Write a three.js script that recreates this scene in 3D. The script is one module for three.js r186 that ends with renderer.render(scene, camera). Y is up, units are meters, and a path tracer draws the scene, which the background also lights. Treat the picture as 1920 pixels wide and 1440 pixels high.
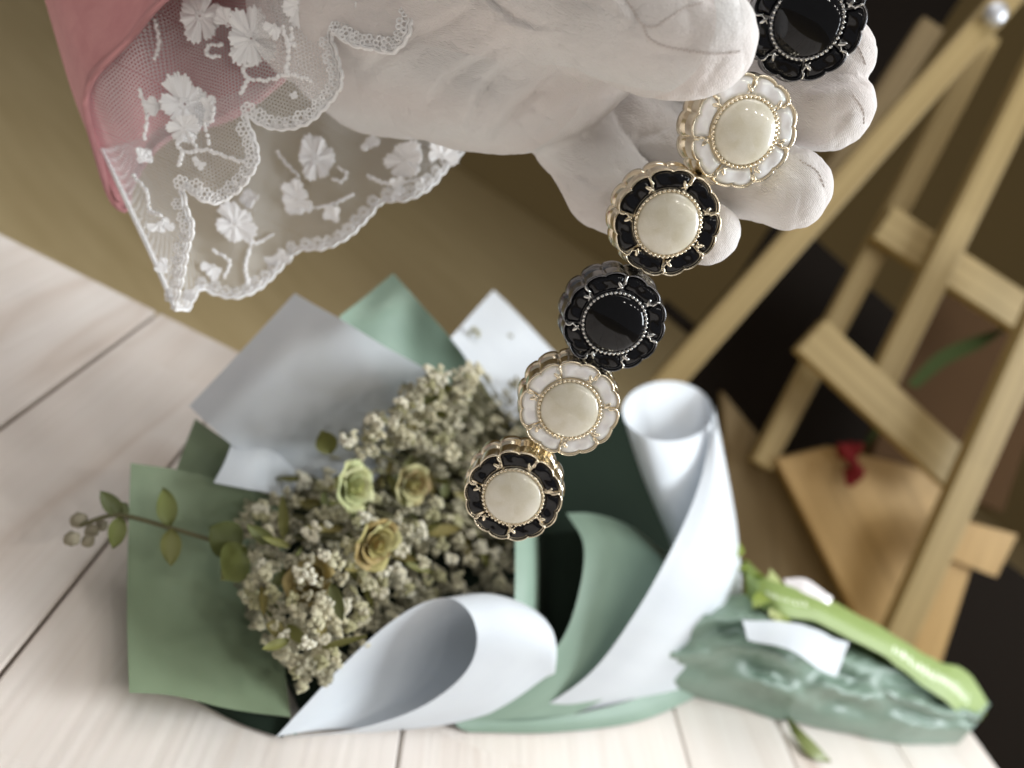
import * as THREE from 'three';
import { mergeGeometries } from 'three/addons/utils/BufferGeometryUtils.js';
import { MarchingCubes } from 'three/addons/objects/MarchingCubes.js';
import { ImprovedNoise } from 'three/addons/math/ImprovedNoise.js';
import { RoundedBoxGeometry } from 'three/addons/geometries/RoundedBoxGeometry.js';
import { RectAreaLightUniformsLib } from 'three/addons/lights/RectAreaLightUniformsLib.js';

// ---------------------------------------------------------------- camera, surroundings, lamps, exposure
const scene = new THREE.Scene();
const FOCAL = 1390, EYE = 0.2;                                  // focal length in pixels of the 1920 wide photograph, eye height over the table
const camera = new THREE.PerspectiveCamera(2 * Math.atan(720 / FOCAL) * 180 / Math.PI, 4 / 3, 0.01, 40);
camera.position.set(0, EYE, 0);
camera.rotation.set(-19.1 * Math.PI / 180, 0, 32.4 * Math.PI / 180, 'YXZ');   // the phone is held tilted to one side
camera.focus = 0.154;
camera.userData.fStop = 9.8;
camera.updateMatrixWorld(true);
scene.background = new THREE.Color().setRGB(0.17, 0.168, 0.166);              // dim, even light of the room around
const renderer = new THREE.WebGLRenderer({ antialias: true });
renderer.toneMapping = THREE.LinearToneMapping;
renderer.toneMappingExposure = 1.18;
renderer.shadowMap.enabled = true;
RectAreaLightUniformsLib.init();
const LAMPS = {
  panel: { at: [1.65, 0.95, -0.5], aim: [0.05, 0.12, -0.22], size: 0.8, power: 16, color: [0.9, 0.96, 1.0] },
  ceiling: { at: [-0.25, 1.55, -0.45], size: 1.3, power: 1.45, color: [1.0, 0.995, 0.98] },  // added overhead fill, gives the ambient light a direction
  spots: [[0.62, 0.98, 0.62], [0.75, 0.98, 0.42], [0.9, 0.98, 0.22], [0.35, 0.98, 0.8]], spotPower: 0.07,
};

// ---------------------------------------------------------------- helpers
let seed = 12345;
const rnd = () => { seed = (seed + 0x6d2b79f5) | 0; let t = Math.imul(seed ^ (seed >>> 15), 1 | seed); t = (t + Math.imul(t ^ (t >>> 7), 61 | t)) ^ t; return ((t ^ (t >>> 14)) >>> 0) / 4294967296; };
const rr = (a, b) => a + (b - a) * rnd();
const perlin = new ImprovedNoise();
const fbm = (x, y, z, o = 4) => { let s = 0, a = 0.5, f = 1; for (let i = 0; i < o; i++) { s += a * perlin.noise(x * f, y * f, z * f + i * 7.3); a *= 0.5; f *= 2.03; } return s; };
const V = (x, y, z) => new THREE.Vector3(x, y, z);
const lerp = THREE.MathUtils.lerp, clamp = THREE.MathUtils.clamp, smooth = THREE.MathUtils.smoothstep;
// a point at depth d (metres in front of the lens plane) on the line of sight (px, py) of the survey photograph
const U = (px, py, d) => V((px - 960) / FOCAL * d, -(py - 720) / FOCAL * d, -d).applyMatrix4(camera.matrixWorld);
// a point h metres over the table top on the same line of sight
const T = (px, py, h) => { const p = U(px, py, 1).sub(camera.position); return p.multiplyScalar((h - EYE) / p.y).add(camera.position); };
const taken = new Map();
const numbered = (n) => { const k = taken.get(n) ?? 0; taken.set(n, k + 1); return k ? n + '_' + String(k).padStart(3, '0') : n; };
function thing(name, label, category, group) {
  const g = new THREE.Group(); g.name = numbered(name); g.userData = { label, category }; if (group) g.userData.group = group; scene.add(g); return g;
}
function part(name, geo, mat, parent) { const m = new THREE.Mesh(geo, mat); m.name = name; parent.add(m); return m; }
function structure(name, geo, mat) { const m = new THREE.Mesh(geo, mat); m.name = name; m.userData.kind = 'structure'; scene.add(m); return m; }
function std(color, roughness, extra = {}) { const m = new THREE.MeshPhysicalMaterial({ roughness, side: THREE.DoubleSide, ...extra }); m.color.setRGB(...color); return m; }
function dataTex(w, h, fn, srgb = true) {
  const d = new Uint8Array(w * h * 4);
  for (let y = 0; y < h; y++) for (let x = 0; x < w; x++) { const c = fn(x / w, y / h, x, y), i = (y * w + x) * 4; for (let k = 0; k < 3; k++) d[i + k] = clamp(Math.round(c[k] * 255), 0, 255); d[i + 3] = 255; }
  const t = new THREE.DataTexture(d, w, h); t.magFilter = THREE.LinearFilter; t.minFilter = THREE.LinearFilter; t.wrapS = t.wrapT = THREE.RepeatWrapping;
  if (srgb) t.colorSpace = THREE.SRGBColorSpace; t.needsUpdate = true; return t;
}
// surface through a list of curves (each a list of points)
function loft(curves, nu, nv, wobble = 0, seedOff = 0) {
  const rows = curves.map((c) => new THREE.CatmullRomCurve3(c, false, 'centripetal'));
  const pos = [], uv = [], idx = [];
  const grid = [];
  for (let i = 0; i <= nu; i++) {
    const pts = rows.map((r) => r.getPoint(i / nu));
    const across = pts.length > 2 ? new THREE.CatmullRomCurve3(pts, false, 'centripetal') : null;
    const line = [];
    for (let j = 0; j <= nv; j++) line.push(across ? across.getPoint(j / nv) : pts[0].clone().lerp(pts[1], j / nv));
    grid.push(line);
  }
  const lu = rows[0].getLength(), lv = grid[0][0].distanceTo(grid[0][nv]) + 1e-4;
  for (let i = 0; i <= nu; i++) for (let j = 0; j <= nv; j++) {
    const p = grid[i][j];
    if (wobble) p.y += wobble * fbm(p.x * 30 + seedOff, p.y * 30, p.z * 30, 2);
    pos.push(p.x, Math.max(p.y, 0.0008), p.z); uv.push(i / nu * lu, j / nv * lv);
  }
  for (let i = 0; i < nu; i++) for (let j = 0; j < nv; j++) { const a = i * (nv + 1) + j, b = a + nv + 1; idx.push(a, b, a + 1, b, b + 1, a + 1); }
  const g = new THREE.BufferGeometry();
  g.setAttribute('position', new THREE.Float32BufferAttribute(pos, 3)); g.setAttribute('uv', new THREE.Float32BufferAttribute(uv, 2)); g.setIndex(idx); g.computeVertexNormals();
  return g;
}
function tube(points, r, seg = 24, rad = 6, closed = false) { return new THREE.TubeGeometry(new THREE.CatmullRomCurve3(points, closed, 'centripetal'), seg, r, rad, closed); }
// squared timber between two points; side gives the direction of its width
function timber(a, b, w, t, side) {
  const z = b.clone().sub(a), len = z.length(); z.normalize();
  const x = side.clone().addScaledVector(z, -side.dot(z)).normalize(), y = z.clone().cross(x);
  const g = new RoundedBoxGeometry(w, t, len, 2, Math.min(w, t) * 0.12);
  const uvA = g.attributes.uv, p = g.attributes.position;
  for (let i = 0; i < p.count; i++) uvA.setXY(i, p.getX(i) + p.getY(i) * 0.7, p.getZ(i));
  g.applyMatrix4(new THREE.Matrix4().makeBasis(x, y, z).setPosition(a.clone().lerp(b, 0.5)));
  return g;
}

// ---------------------------------------------------------------- materials
const plankTex = dataTex(1024, 1024, (u, v) => {
  const s = fbm(u * 22, v * 1.6, 3.1, 4), fine = perlin.noise(u * 190, v * 5, 9.7), blot = fbm(u * 3.2, v * 2.2, 17.7, 3), wear = fbm(u * 7, v * 1.1, 5.5, 3);
  let k = clamp(0.5 + s * 1.1, 0, 1) * 0.5 + clamp(0.35 + wear * 1.6, 0, 1) * 0.5;
  const line = Math.pow(clamp(1 - Math.abs(fbm(u * 9 + 0.4 * blot, v * 0.8, 31.3, 2)) * 7, 0, 1), 3) * clamp(0.4 + blot * 2, 0, 1);
  let c = [lerp(0.925, 0.885, k), lerp(0.895, 0.84, k), lerp(0.87, 0.80, k)];
  const dark = clamp(line * 0.22 + Math.max(0, fine) * 0.06 + clamp(blot * 1.3 - 0.3, 0, 0.26), 0, 0.4);
  return [lerp(c[0], 0.58, dark), lerp(c[1], 0.45, dark), lerp(c[2], 0.36, dark)];
});
const plankBump = dataTex(512, 512, (u, v) => { const s = 0.5 + 0.35 * perlin.noise(u * 120, v * 4, 2) + 0.3 * fbm(u * 24, v * 2, 8, 3); return [s, s, s]; }, false);
for (const t of [plankTex, plankBump]) t.repeat.set(3.2, 3.2);
const M = {};
M.planks = [[0.95, 0.95, 0.95], [0.97, 0.97, 0.97], [0.93, 0.925, 0.92]].map((c) => std(c, 0.55, { map: plankTex, bumpMap: plankBump, bumpScale: 0.0004 }));
M.plankBase = std([0.16, 0.11, 0.08], 0.8);
const floorTex = dataTex(1024, 1024, (u, v) => {
  const s = fbm(u * 3, v * 26, 1.1, 4), f = perlin.noise(u * 12, v * 160, 4.4), k = clamp(0.5 + s * 0.9 + f * 0.12, 0, 1);
  return [lerp(0.82, 0.74, k), lerp(0.735, 0.65, k), lerp(0.56, 0.47, k)];
});
M.floor = std([1, 1, 1], 0.42, { map: floorTex });
M.wall = std([0.30, 0.215, 0.09], 0.85);
const timberTex = dataTex(512, 512, (u, v) => {
  const s = fbm(u * 20, v * 1.4, 6.6, 4), k = clamp(0.5 + s * 1.1, 0, 1);
  return [lerp(0.76, 0.66, k), lerp(0.67, 0.57, k), lerp(0.47, 0.37, k)];
});
timberTex.repeat.set(6, 2);
M.timber = std([0.66, 0.63, 0.57], 0.55, { map: timberTex });
M.timberWarm = std([0.85, 0.72, 0.60], 0.55, { map: timberTex });
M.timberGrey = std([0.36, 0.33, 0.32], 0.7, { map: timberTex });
M.dark = std([0.009, 0.006, 0.004], 0.9, { specularIntensity: 0.25 });
M.darkBrown = std([0.06, 0.03, 0.011], 0.85, { specularIntensity: 0.3 });
M.bolt = std([0.55, 0.56, 0.6], 0.35, { metalness: 0.7 });
M.redFlower = std([0.14, 0.010, 0.010], 0.8, { specularIntensity: 0.3 });
M.darkLeaf = std([0.03, 0.042, 0.010], 0.8, { specularIntensity: 0.2 });

// glove cotton
const cottonBump = dataTex(256, 256, (u, v) => { const a = 0.5 + 0.25 * Math.sin(u * Math.PI * 2 * 40) * Math.cos(v * Math.PI * 2 * 40) + 0.35 * perlin.noise(u * 60, v * 60, 1.3) + 0.2 * perlin.noise(u * 20, v * 20, 5.3); return [a, a, a]; }, false);
cottonBump.repeat.set(50, 50);
const cottonTex = dataTex(512, 512, (u, v) => { const n = fbm(u * 5, v * 5, 2.2, 4), f = perlin.noise(u * 90, v * 90, 1.7); const k = clamp(0.5 + n * 1.1 + f * 0.12, 0, 1); const w = clamp(0.4 + 1.6 * fbm(u * 2.2, v * 2.2, 14.4, 2), 0, 1); return [lerp(lerp(0.915, 0.88, k), 0.90, w * 0.4), lerp(lerp(0.91, 0.87, k), 0.83, w * 0.4), lerp(lerp(0.905, 0.865, k), 0.805, w * 0.4)]; });
cottonTex.repeat.set(18, 18);
M.cotton = std([1, 1, 1], 0.95, { map: cottonTex, bumpMap: cottonBump, bumpScale: 0.0002, sheen: 0.25, sheenRoughness: 0.6, sheenColor: new THREE.Color(1, 1, 1) });
M.seam = std([0.66, 0.60, 0.57], 0.9);
const satinBump = dataTex(128, 128, (u, v) => { const a = 0.5 + 0.3 * Math.sin((u + v) * Math.PI * 2 * 20) + 0.2 * perlin.noise(u * 30, v * 30, 4); return [a, a, a]; }, false);
satinBump.repeat.set(60, 60);
const pinkTex = dataTex(256, 256, (u, v) => { const n = fbm(u * 6, v * 6, 8.8, 4), f = perlin.noise(u * 120, v * 40, 2.9); const k = clamp(0.5 + n + f * 0.2, 0, 1); return [lerp(0.84, 0.79, k), lerp(0.60, 0.54, k), lerp(0.605, 0.55, k)]; });
pinkTex.repeat.set(20, 20);
M.pink = std([1, 1, 1], 0.62, { map: pinkTex, bumpMap: satinBump, bumpScale: 0.00008, sheen: 0.5, sheenRoughness: 0.5, sheenColor: new THREE.Color(1, 0.75, 0.75) });

// lace net: hexagonal mesh threads as a cut-out
const netTex = dataTex(512, 512, (u, v) => {
  const N = 16, q = u * N, r = v * N * 1.1547; let best = 9, second = 9;
  const r0 = Math.floor(r / 0.866);
  for (let j = r0 - 2; j <= r0 + 2; j++) for (let i = Math.floor(q) - 2; i <= Math.floor(q) + 2; i++) {
    const x = i + (((j % 2) + 2) % 2) * 0.5 + 0.14 * perlin.noise(i * 1.7, j * 2.3, 0.4), y = j * 0.866 + 0.14 * perlin.noise(i * 1.9, j * 1.1, 7.4), d = Math.hypot(q - x, r - y);
    if (d < best) { second = best; best = d; } else if (d < second) second = d;
  }
  const e = second - best, a = clamp(1 - (e - 0.14) / 0.14, 0, 1); const s = 0.09 + 0.55 * a; return [s, s, s];
}, false);
netTex.repeat.set(60, 60);
M.net = std([0.93, 0.92, 0.92], 0.85, { alphaMap: netTex, transparent: true });
M.thread = std([0.93, 0.92, 0.92], 0.6, { sheen: 0.4, sheenRoughness: 0.4, sheenColor: new THREE.Color(1, 1, 1) });

// paper
const paperBump = dataTex(256, 256, (u, v) => { const a = 0.5 + 0.5 * fbm(u * 20, v * 20, 3.3, 3); return [a, a, a]; }, false);
paperBump.repeat.set(14, 14);
const paperTone = (a, b) => { const t = dataTex(256, 256, (u, v) => { const k = clamp(0.5 + fbm(u * 6, v * 6, 2.7, 4) * 1.2, 0, 1); return a.map((x, i) => lerp(x, b[i], k)); }); t.repeat.set(7, 7); return t; };
M.white = std([1, 1, 1], 0.6, { transmission: 0.14, map: paperTone([0.86, 0.88, 0.90], [0.83, 0.85, 0.875]), bumpMap: paperBump, bumpScale: 0.00006 });
M.green = std([1, 1, 1], 0.55, { map: paperTone([0.53, 0.62, 0.555], [0.49, 0.58, 0.515]), bumpMap: paperBump, bumpScale: 0.00006 });
M.greenMoss = std([1, 1, 1], 0.6, { map: paperTone([0.51, 0.57, 0.46], [0.465, 0.525, 0.415]), bumpMap: paperBump, bumpScale: 0.00006 });
M.foil = std([0.85, 0.85, 0.85], 0.5, { map: M.green.map, clearcoat: 0.1, clearcoatRoughness: 0.3 });
M.greenShaded = std([0.014, 0.022, 0.015], 0.9, { specularIntensity: 0.15 });  // green paper with the shade of the hollows put into its colour

// ---------------------------------------------------------------- lamps outside the frame, plus an added overhead fill panel
{
  const L = LAMPS.panel, g = thing('light_panel', 'square cool white lamp panel above and to the right', 'lamp');
  g.position.set(...L.at); g.lookAt(...L.aim);
  part('housing', new RoundedBoxGeometry(L.size + 0.05, L.size + 0.05, 0.03, 2, 0.006).translate(0, 0, -0.022), std([0.6, 0.6, 0.6], 0.5), g);
  part('diffuser', new THREE.BoxGeometry(L.size, L.size, 0.004), std([0.9, 0.9, 0.9], 0.6, { emissive: new THREE.Color(...L.color), emissiveIntensity: 1.0 }), g);
  const a = new THREE.RectAreaLight(new THREE.Color(...L.color), L.power, L.size, L.size); a.position.set(0, 0, 0.006); a.rotation.y = Math.PI; g.add(a);
  const K = LAMPS.ceiling, k = thing('added_fill_panel', 'large warm white fill panel added unseen over the table', 'lamp'); k.position.set(...K.at);  // added for soft fill from above, no fixture of the room
  part('frame', new RoundedBoxGeometry(K.size + 0.06, 0.03, K.size + 0.06, 2, 0.006).translate(0, 0.022, 0), std([0.6, 0.6, 0.6], 0.5), k);
  part('diffuser', new THREE.BoxGeometry(K.size, 0.004, K.size), std([0.9, 0.9, 0.9], 0.6, { emissive: new THREE.Color(...K.color), emissiveIntensity: 0.5 }), k);
  const ka = new THREE.RectAreaLight(new THREE.Color(...K.color), K.power, K.size, K.size); ka.position.set(0, -0.006, 0); ka.rotation.x = -Math.PI / 2; k.add(ka);
  const names = ['nearest the gloved hand', 'second along the row', 'farthest along the row', 'over the left shoulder'];
  LAMPS.spots.forEach((p, i) => {
    const s = thing('ceiling_lamp', 'small round ceiling lamp, ' + names[i], 'lamp', 'small ceiling lamps'); s.position.set(...p);
    part('bulb', new THREE.SphereGeometry(0.028, 16, 10), std([0.9, 0.9, 0.9], 0.4, { emissive: new THREE.Color(1, 0.95, 0.88), emissiveIntensity: 40 }), s);
    part('ring', new THREE.TorusGeometry(0.036, 0.005, 8, 24).rotateX(Math.PI / 2).translate(0, 0.012, 0), std([0.7, 0.7, 0.7], 0.4), s);
    const pl = new THREE.PointLight(new THREE.Color(1, 0.95, 0.88), LAMPS.spotPower); pl.shadow.radius = 1.3; s.add(pl);
  });
}

// ---------------------------------------------------------------- floor and wall
const FLOOR = -0.55;
structure('floor', (() => { const g = new THREE.PlaneGeometry(16, 16, 1, 1).rotateX(-Math.PI / 2).rotateY(-0.5).translate(0, FLOOR, -1.5); const p = g.attributes.position, uv = g.attributes.uv; for (let i = 0; i < p.count; i++) uv.setXY(i, p.getX(i) * 0.6 + p.getZ(i) * 0.33, p.getZ(i) * 0.6 - p.getX(i) * 0.33); return g; })(), M.floor);
structure('wall', new THREE.BoxGeometry(14, 3.2, 0.12).translate(0, FLOOR + 1.6, -0.06).rotateY(-0.15).translate(0, 0, -5.6), M.wall);

// ---------------------------------------------------------------- table of whitewashed planks
const E1 = V(0.9732, 0, -0.23), E2 = V(-0.23, 0, -0.9732), onTable = (s, t, y) => V(0, y, 0).addScaledVector(E1, s).addScaledVector(E2, t);
{
  const t = thing('table', 'whitewashed plank table top under the bouquet', 'table');
  const cuts = [-0.42, -0.235, -0.0967, -0.0402, 0.0785, 0.214, 0.288, 0.392, 0.4985], far = 0.3945, near = -0.42;
  for (let i = 0; i + 1 < cuts.length; i++) {
    const gap = i === 1 ? 0.0011 : 0.0005, w = cuts[i + 1] - cuts[i] - gap * 2, len = far - near;
    const g = new RoundedBoxGeometry(w, 0.018, len, 2, 0.0011), p = g.attributes.position, uv = g.attributes.uv;
    const ou = rnd(), ov = rnd();
    for (let k = 0; k < p.count; k++) uv.setXY(k, p.getX(k) + ou, p.getZ(k) + p.getY(k) + ov);
    g.applyMatrix4(new THREE.Matrix4().makeBasis(E1, V(0, 1, 0), E2.clone().negate()).setPosition(onTable((cuts[i] + cuts[i + 1]) / 2, (far + near) / 2, -0.009)));
    part('plank', g, M.planks[i % 3], t);
  }
  part('base_board', new THREE.BoxGeometry(0.9, 0.012, 0.79).applyMatrix4(new THREE.Matrix4().makeBasis(E1, V(0, 1, 0), E2.clone().negate()).setPosition(onTable(0.039, -0.013, -0.0245))), M.plankBase, t);
  for (const [s, q] of [[-0.37, -0.36], [0.45, -0.36], [-0.37, 0.34], [0.45, 0.34]]) part('leg', new RoundedBoxGeometry(0.05, -FLOOR - 0.031, 0.05, 2, 0.004).applyMatrix4(new THREE.Matrix4().makeBasis(E1, V(0, 1, 0), E2.clone().negate()).setPosition(onTable(s, q, (FLOOR - 0.031) / 2))), M.planks[0], t);
}

// ---------------------------------------------------------------- wooden display rack behind, dark furniture
{
  const r = thing('display_rack', 'pale wooden slatted display rack standing behind the table', 'rack');
  const side = U(1100, 720, 1).sub(U(900, 720, 1)).normalize();
  const bar = (name, a, b, w, d0, d1, mat, th = 0.022) => part(name, timber(U(...a, d0), U(...b, d1), w / FOCAL * (d0 + d1) / 2, th, side), mat, r);
  bar('upright', [1905, -25], [1150, 832], 50, 1.0, 1.0, M.timber);
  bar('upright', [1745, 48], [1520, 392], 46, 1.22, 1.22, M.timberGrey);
  bar('slat', [1850, 70], [1425, 872], 42, 1.12, 1.1, M.timber);
  bar('slat', [1960, 90], [1655, 712], 50, 1.06, 1.06, M.timber);
  bar('upright', [1990, 500], [1660, 1240], 56, 0.98, 0.98, M.timber);
  bar('rail', [1650, 418], [1990, 640], 70, 1.085, 1.085, M.timber);
  bar('rail', [1515, 628], [1815, 905], 78, 1.03, 1.03, M.timber);
  const slab = (name, q, d, th, mat) => {   // a board through four corners
    const top = q.map(([x, y, dd]) => U(x, y, dd ?? d)), n = top[1].clone().sub(top[0]).cross(top[3].clone().sub(top[0])).normalize().multiplyScalar(th), low = top.map((p) => p.clone().add(n));
    const quad = (a, b, c, e) => loft([[a, b], [e, c]], 1, 1);
    const raw = (a, b, c, e) => { const g = new THREE.BufferGeometry(); g.setAttribute('position', new THREE.Float32BufferAttribute([a, b, c, a, c, e].flatMap((p) => p.toArray()), 3)); g.setAttribute('uv', new THREE.Float32BufferAttribute([0, 0, .2, 0, .2, .3, 0, 0, .2, .3, 0, .3], 2)); g.computeVertexNormals(); return g; };
    return part(name, mergeGeometries([raw(...top), raw(low[3], low[2], low[1], low[0]), ...[0, 1, 2, 3].map((i) => raw(top[i], low[i], low[(i + 1) % 4], top[(i + 1) % 4]))]), mat, r);
  };
  slab('shelf_board', [[1458, 862], [1560, 838], [1830, 905], [1655, 1250]], 1.08, 0.02, M.timberWarm);
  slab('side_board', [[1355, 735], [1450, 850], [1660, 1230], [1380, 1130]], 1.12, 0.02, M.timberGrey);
  slab('bracket', [[1800, 975], [1908, 1003], [1868, 1082], [1783, 1048]], 1.0, 0.03, M.timberWarm);
  slab('slat', [[1778, 1035], [1822, 1062], [1762, 1250], [1705, 1240]], 1.01, 0.02, M.timberWarm);
  part('bolt', new THREE.SphereGeometry(0.015, 14, 10).scale(1, 1, 0.6).translate(...U(1866, 26, 0.975).toArray()), M.bolt, r);
  const c = thing('dark_cabinet', 'dark brown cabinet seen between the slats of the rack', 'cabinet');
  const box = (name, q, d, th, mat, parent) => { const a = U(...q[0], d), b = U(...q[1], d), c2 = U(...q[2], d); const x = b.clone().sub(a), y = c2.clone().sub(b), n = x.clone().cross(y).normalize(); const g = new THREE.BoxGeometry(x.length(), y.length(), th); g.applyMatrix4(new THREE.Matrix4().makeBasis(x.clone().normalize(), y.clone().normalize(), n).setPosition(a.clone().lerp(c2, 0.5).addScaledVector(n, n.dot(U(960, 720, 1).sub(camera.position)) > 0 ? th / 2 : -th / 2))); return part(name, g, mat, parent); };
  box('door', [[1512, 432], [1800, 690], [1570, 960]], 1.42, 0.3, M.dark, c);
  box('door', [[1830, 1010], [2100, 1210], [1960, 1560]], 1.3, 0.3, M.dark, c);
  box('panel', [[1745, 540], [1990, 640], [1880, 960]], 1.2, 0.04, M.darkBrown, c);
  const b = thing('dark_screen', 'black upright screen beyond the raised fingertips', 'screen');
  box('panel', [[1500, -260], [1840, -60], [1620, 270]], 1.7, 0.05, M.dark, b);
  const p = thing('dark_pole', 'thin dark pole leaning left of the rack upright', 'pole');
  part('shaft', timber(U(1500, 365, 1.3), U(1330, 630, 1.3), 0.024, 0.024, side), M.dark, p);
  part('foot', timber(U(1240, 570, 1.32), U(1322, 640, 1.32), 0.02, 0.02, side), M.dark, p);
  const f = thing('red_flower', 'small dark red flower on the rack shelf', 'flower');
  for (let i = 0; i < 9; i++) part('petal', new THREE.SphereGeometry(0.011, 8, 6).scale(1.5, 0.6, 1).rotateZ(i * 1.3).rotateY(i).translate(...U(1590 + rr(-22, 24), 868 + rr(-28, 30), 1.05).toArray()), M.redFlower, f);
  part('stem', tube([U(1590, 870, 1.06), U(1640, 810, 1.1), U(1660, 770, 1.13)], 0.004, 10, 5), M.darkLeaf, f);
  const l = thing('green_plant', 'dark green strap leaf seen through the rack', 'plant');
  part('leaf', loft([[U(1700, 720, 1.12), U(1760, 660, 1.12), U(1830, 630, 1.12), U(1880, 615, 1.12)], [U(1720, 728, 1.13), U(1775, 684, 1.13), U(1840, 652, 1.13), U(1885, 620, 1.13)]].map((c2) => c2), 12, 3), M.darkLeaf, l);
}

// ---------------------------------------------------------------- bouquet
{
  const B = thing('bouquet', 'dried flower bouquet wrapped in white and sage green paper on the table', 'bouquet');
  const sheet = (name, rows, mat, nu = 28, nv = 24, w = 0.0012) => part(name, loft(rows.map((r) => r.map((p) => T(...p))), nu, nv, w, rr(0, 9)), mat, B);
  // sage sheet spread at the flower end
  sheet('green_paper', [
    [[245, 868, 0.034], [240, 1000, 0.022], [238, 1150, 0.013], [242, 1300, 0.014]],
    [[331, 880, 0.034], [322, 1000, 0.019], [312, 1150, 0.010], [325, 1304, 0.012]],
    [[430, 905, 0.034], [420, 1020, 0.016], [410, 1180, 0.008], [425, 1328, 0.010]],
    [[540, 940, 0.030], [535, 1060, 0.012], [530, 1200, 0.006], [545, 1344, 0.007]]], M.greenMoss);
  sheet('shaded_under_paper', [[[330, 1290, 0.006], [440, 1330, 0.005], [545, 1345, 0.004]], [[360, 1310, 0.0015], [450, 1356, 0.0015], [530, 1384, 0.0015]]], M.greenShaded, 12, 6, 0);  // shadowed paper under the edge, its shade put into the dark colour
  sheet('green_paper', [[[366, 785, 0.040], [345, 840, 0.032], [322, 905, 0.026]], [[440, 838, 0.040], [425, 880, 0.030], [405, 940, 0.022]], [[520, 880, 0.034], [510, 920, 0.026], [500, 960, 0.02]]], M.greenMoss, 12, 12);
  // white sheet behind the flowers
  sheet('white_paper', [
    [[553, 549, 0.090], [455, 655, 0.070], [354, 762, 0.047]],
    [[600, 576, 0.097], [505, 685, 0.074], [395, 800, 0.048]],
    [[650, 606, 0.099], [560, 715, 0.073], [440, 838, 0.044]],
    [[750, 664, 0.095], [660, 775, 0.066], [560, 880, 0.036]],
    [[850, 724, 0.086], [760, 830, 0.055], [670, 940, 0.028]]], M.white);
  sheet('white_paper', [[[440, 815, 0.046], [424, 860, 0.042], [402, 902, 0.040]], [[500, 832, 0.046], [488, 875, 0.041], [470, 915, 0.038]], [[580, 850, 0.036], [560, 900, 0.032], [545, 935, 0.030]]], M.white, 12, 14, 0.003);
  sheet('green_paper', [
    [[737, 513, 0.102], [690, 552, 0.095], [636, 594, 0.087]],
    [[762, 540, 0.104], [716, 585, 0.094], [660, 636, 0.081]],
    [[800, 582, 0.102], [760, 640, 0.086], [715, 710, 0.070]],
    [[838, 626, 0.097], [800, 700, 0.076], [770, 780, 0.056]],
    [[868, 664, 0.092], [850, 740, 0.068], [830, 820, 0.044]],
    [[890, 700, 0.084], [880, 770, 0.060], [868, 850, 0.040]]], M.green);
  sheet('white_paper', [
    [[926, 543, 0.090], [885, 588, 0.084], [842, 637, 0.080]],
    [[985, 602, 0.088], [940, 655, 0.080], [895, 710, 0.072]],
    [[1048, 668, 0.082], [1000, 740, 0.070], [960, 800, 0.056]]], M.white, 18, 18);
  // inside of the wrapping, the shade of the hollow put into its colour
  sheet('shaded_inner_paper', [
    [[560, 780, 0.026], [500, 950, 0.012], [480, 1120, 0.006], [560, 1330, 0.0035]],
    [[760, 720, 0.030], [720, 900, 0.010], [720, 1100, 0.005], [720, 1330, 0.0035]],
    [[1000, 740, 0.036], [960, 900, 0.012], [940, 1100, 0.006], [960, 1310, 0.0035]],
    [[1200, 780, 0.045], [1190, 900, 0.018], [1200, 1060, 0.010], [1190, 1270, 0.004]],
    [[1300, 800, 0.060], [1330, 950, 0.030], [1360, 1080, 0.014], [1330, 1230, 0.004]]], M.greenShaded);
  // white roll at the front
  {
    const rim = [[518, 1381, 0.002], [570, 1325, 0.010], [640, 1250, 0.022], [735, 1165, 0.041], [800, 1128, 0.051], [845, 1122, 0.055], [880, 1148, 0.054], [895, 1200, 0.047], [872, 1262, 0.033], [800, 1320, 0.018], [690, 1362, 0.008], [540, 1384, 0.003]].map((p) => T(...p));
    const mid = [[600, 1368, 0.002], [660, 1310, 0.008], [730, 1240, 0.018], [810, 1165, 0.034], [880, 1120, 0.049], [935, 1116, 0.053], [965, 1140, 0.053], [975, 1200, 0.045], [960, 1258, 0.031], [900, 1318, 0.016], [790, 1356, 0.006], [640, 1376, 0.002]].map((p) => T(...p));
    const end = [[700, 1362, 0.0015], [760, 1310, 0.006], [830, 1250, 0.014], [910, 1190, 0.026], [970, 1160, 0.036], [1010, 1160, 0.040], [1035, 1180, 0.042], [1040, 1225, 0.036], [1015, 1270, 0.024], [960, 1318, 0.012], [870, 1352, 0.005], [740, 1368, 0.0015]].map((p) => T(...p));
    const hub = end.reduce((a, p) => a.add(p), V(0, 0, 0)).multiplyScalar(1 / end.length); const cap = end.map((p) => p.clone().lerp(hub, 0.7).add(V(0.02, 0, -0.012)));
    part('white_paper', loft([rim, mid, end, cap], 60, 28, 0), M.white, B);
  }
  // sage roll
  sheet('green_paper', [
    [[1062, 962, 0.064], [1094, 1020, 0.064], [1086, 1110, 0.053], [1050, 1205, 0.037], [960, 1292, 0.017], [850, 1356, 0.003]],
    [[1105, 962, 0.066], [1150, 1020, 0.066], [1140, 1120, 0.053], [1090, 1225, 0.034], [990, 1310, 0.015], [880, 1362, 0.002]],
    [[1180, 985, 0.062], [1215, 1040, 0.060], [1195, 1150, 0.046], [1120, 1260, 0.026], [1020, 1330, 0.010], [910, 1366, 0.0015]],
    [[1250, 1040, 0.048], [1275, 1080, 0.046], [1245, 1190, 0.034], [1160, 1290, 0.017], [1060, 1345, 0.006], [940, 1368, 0.001]]], M.green, 40, 24, 0);
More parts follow.
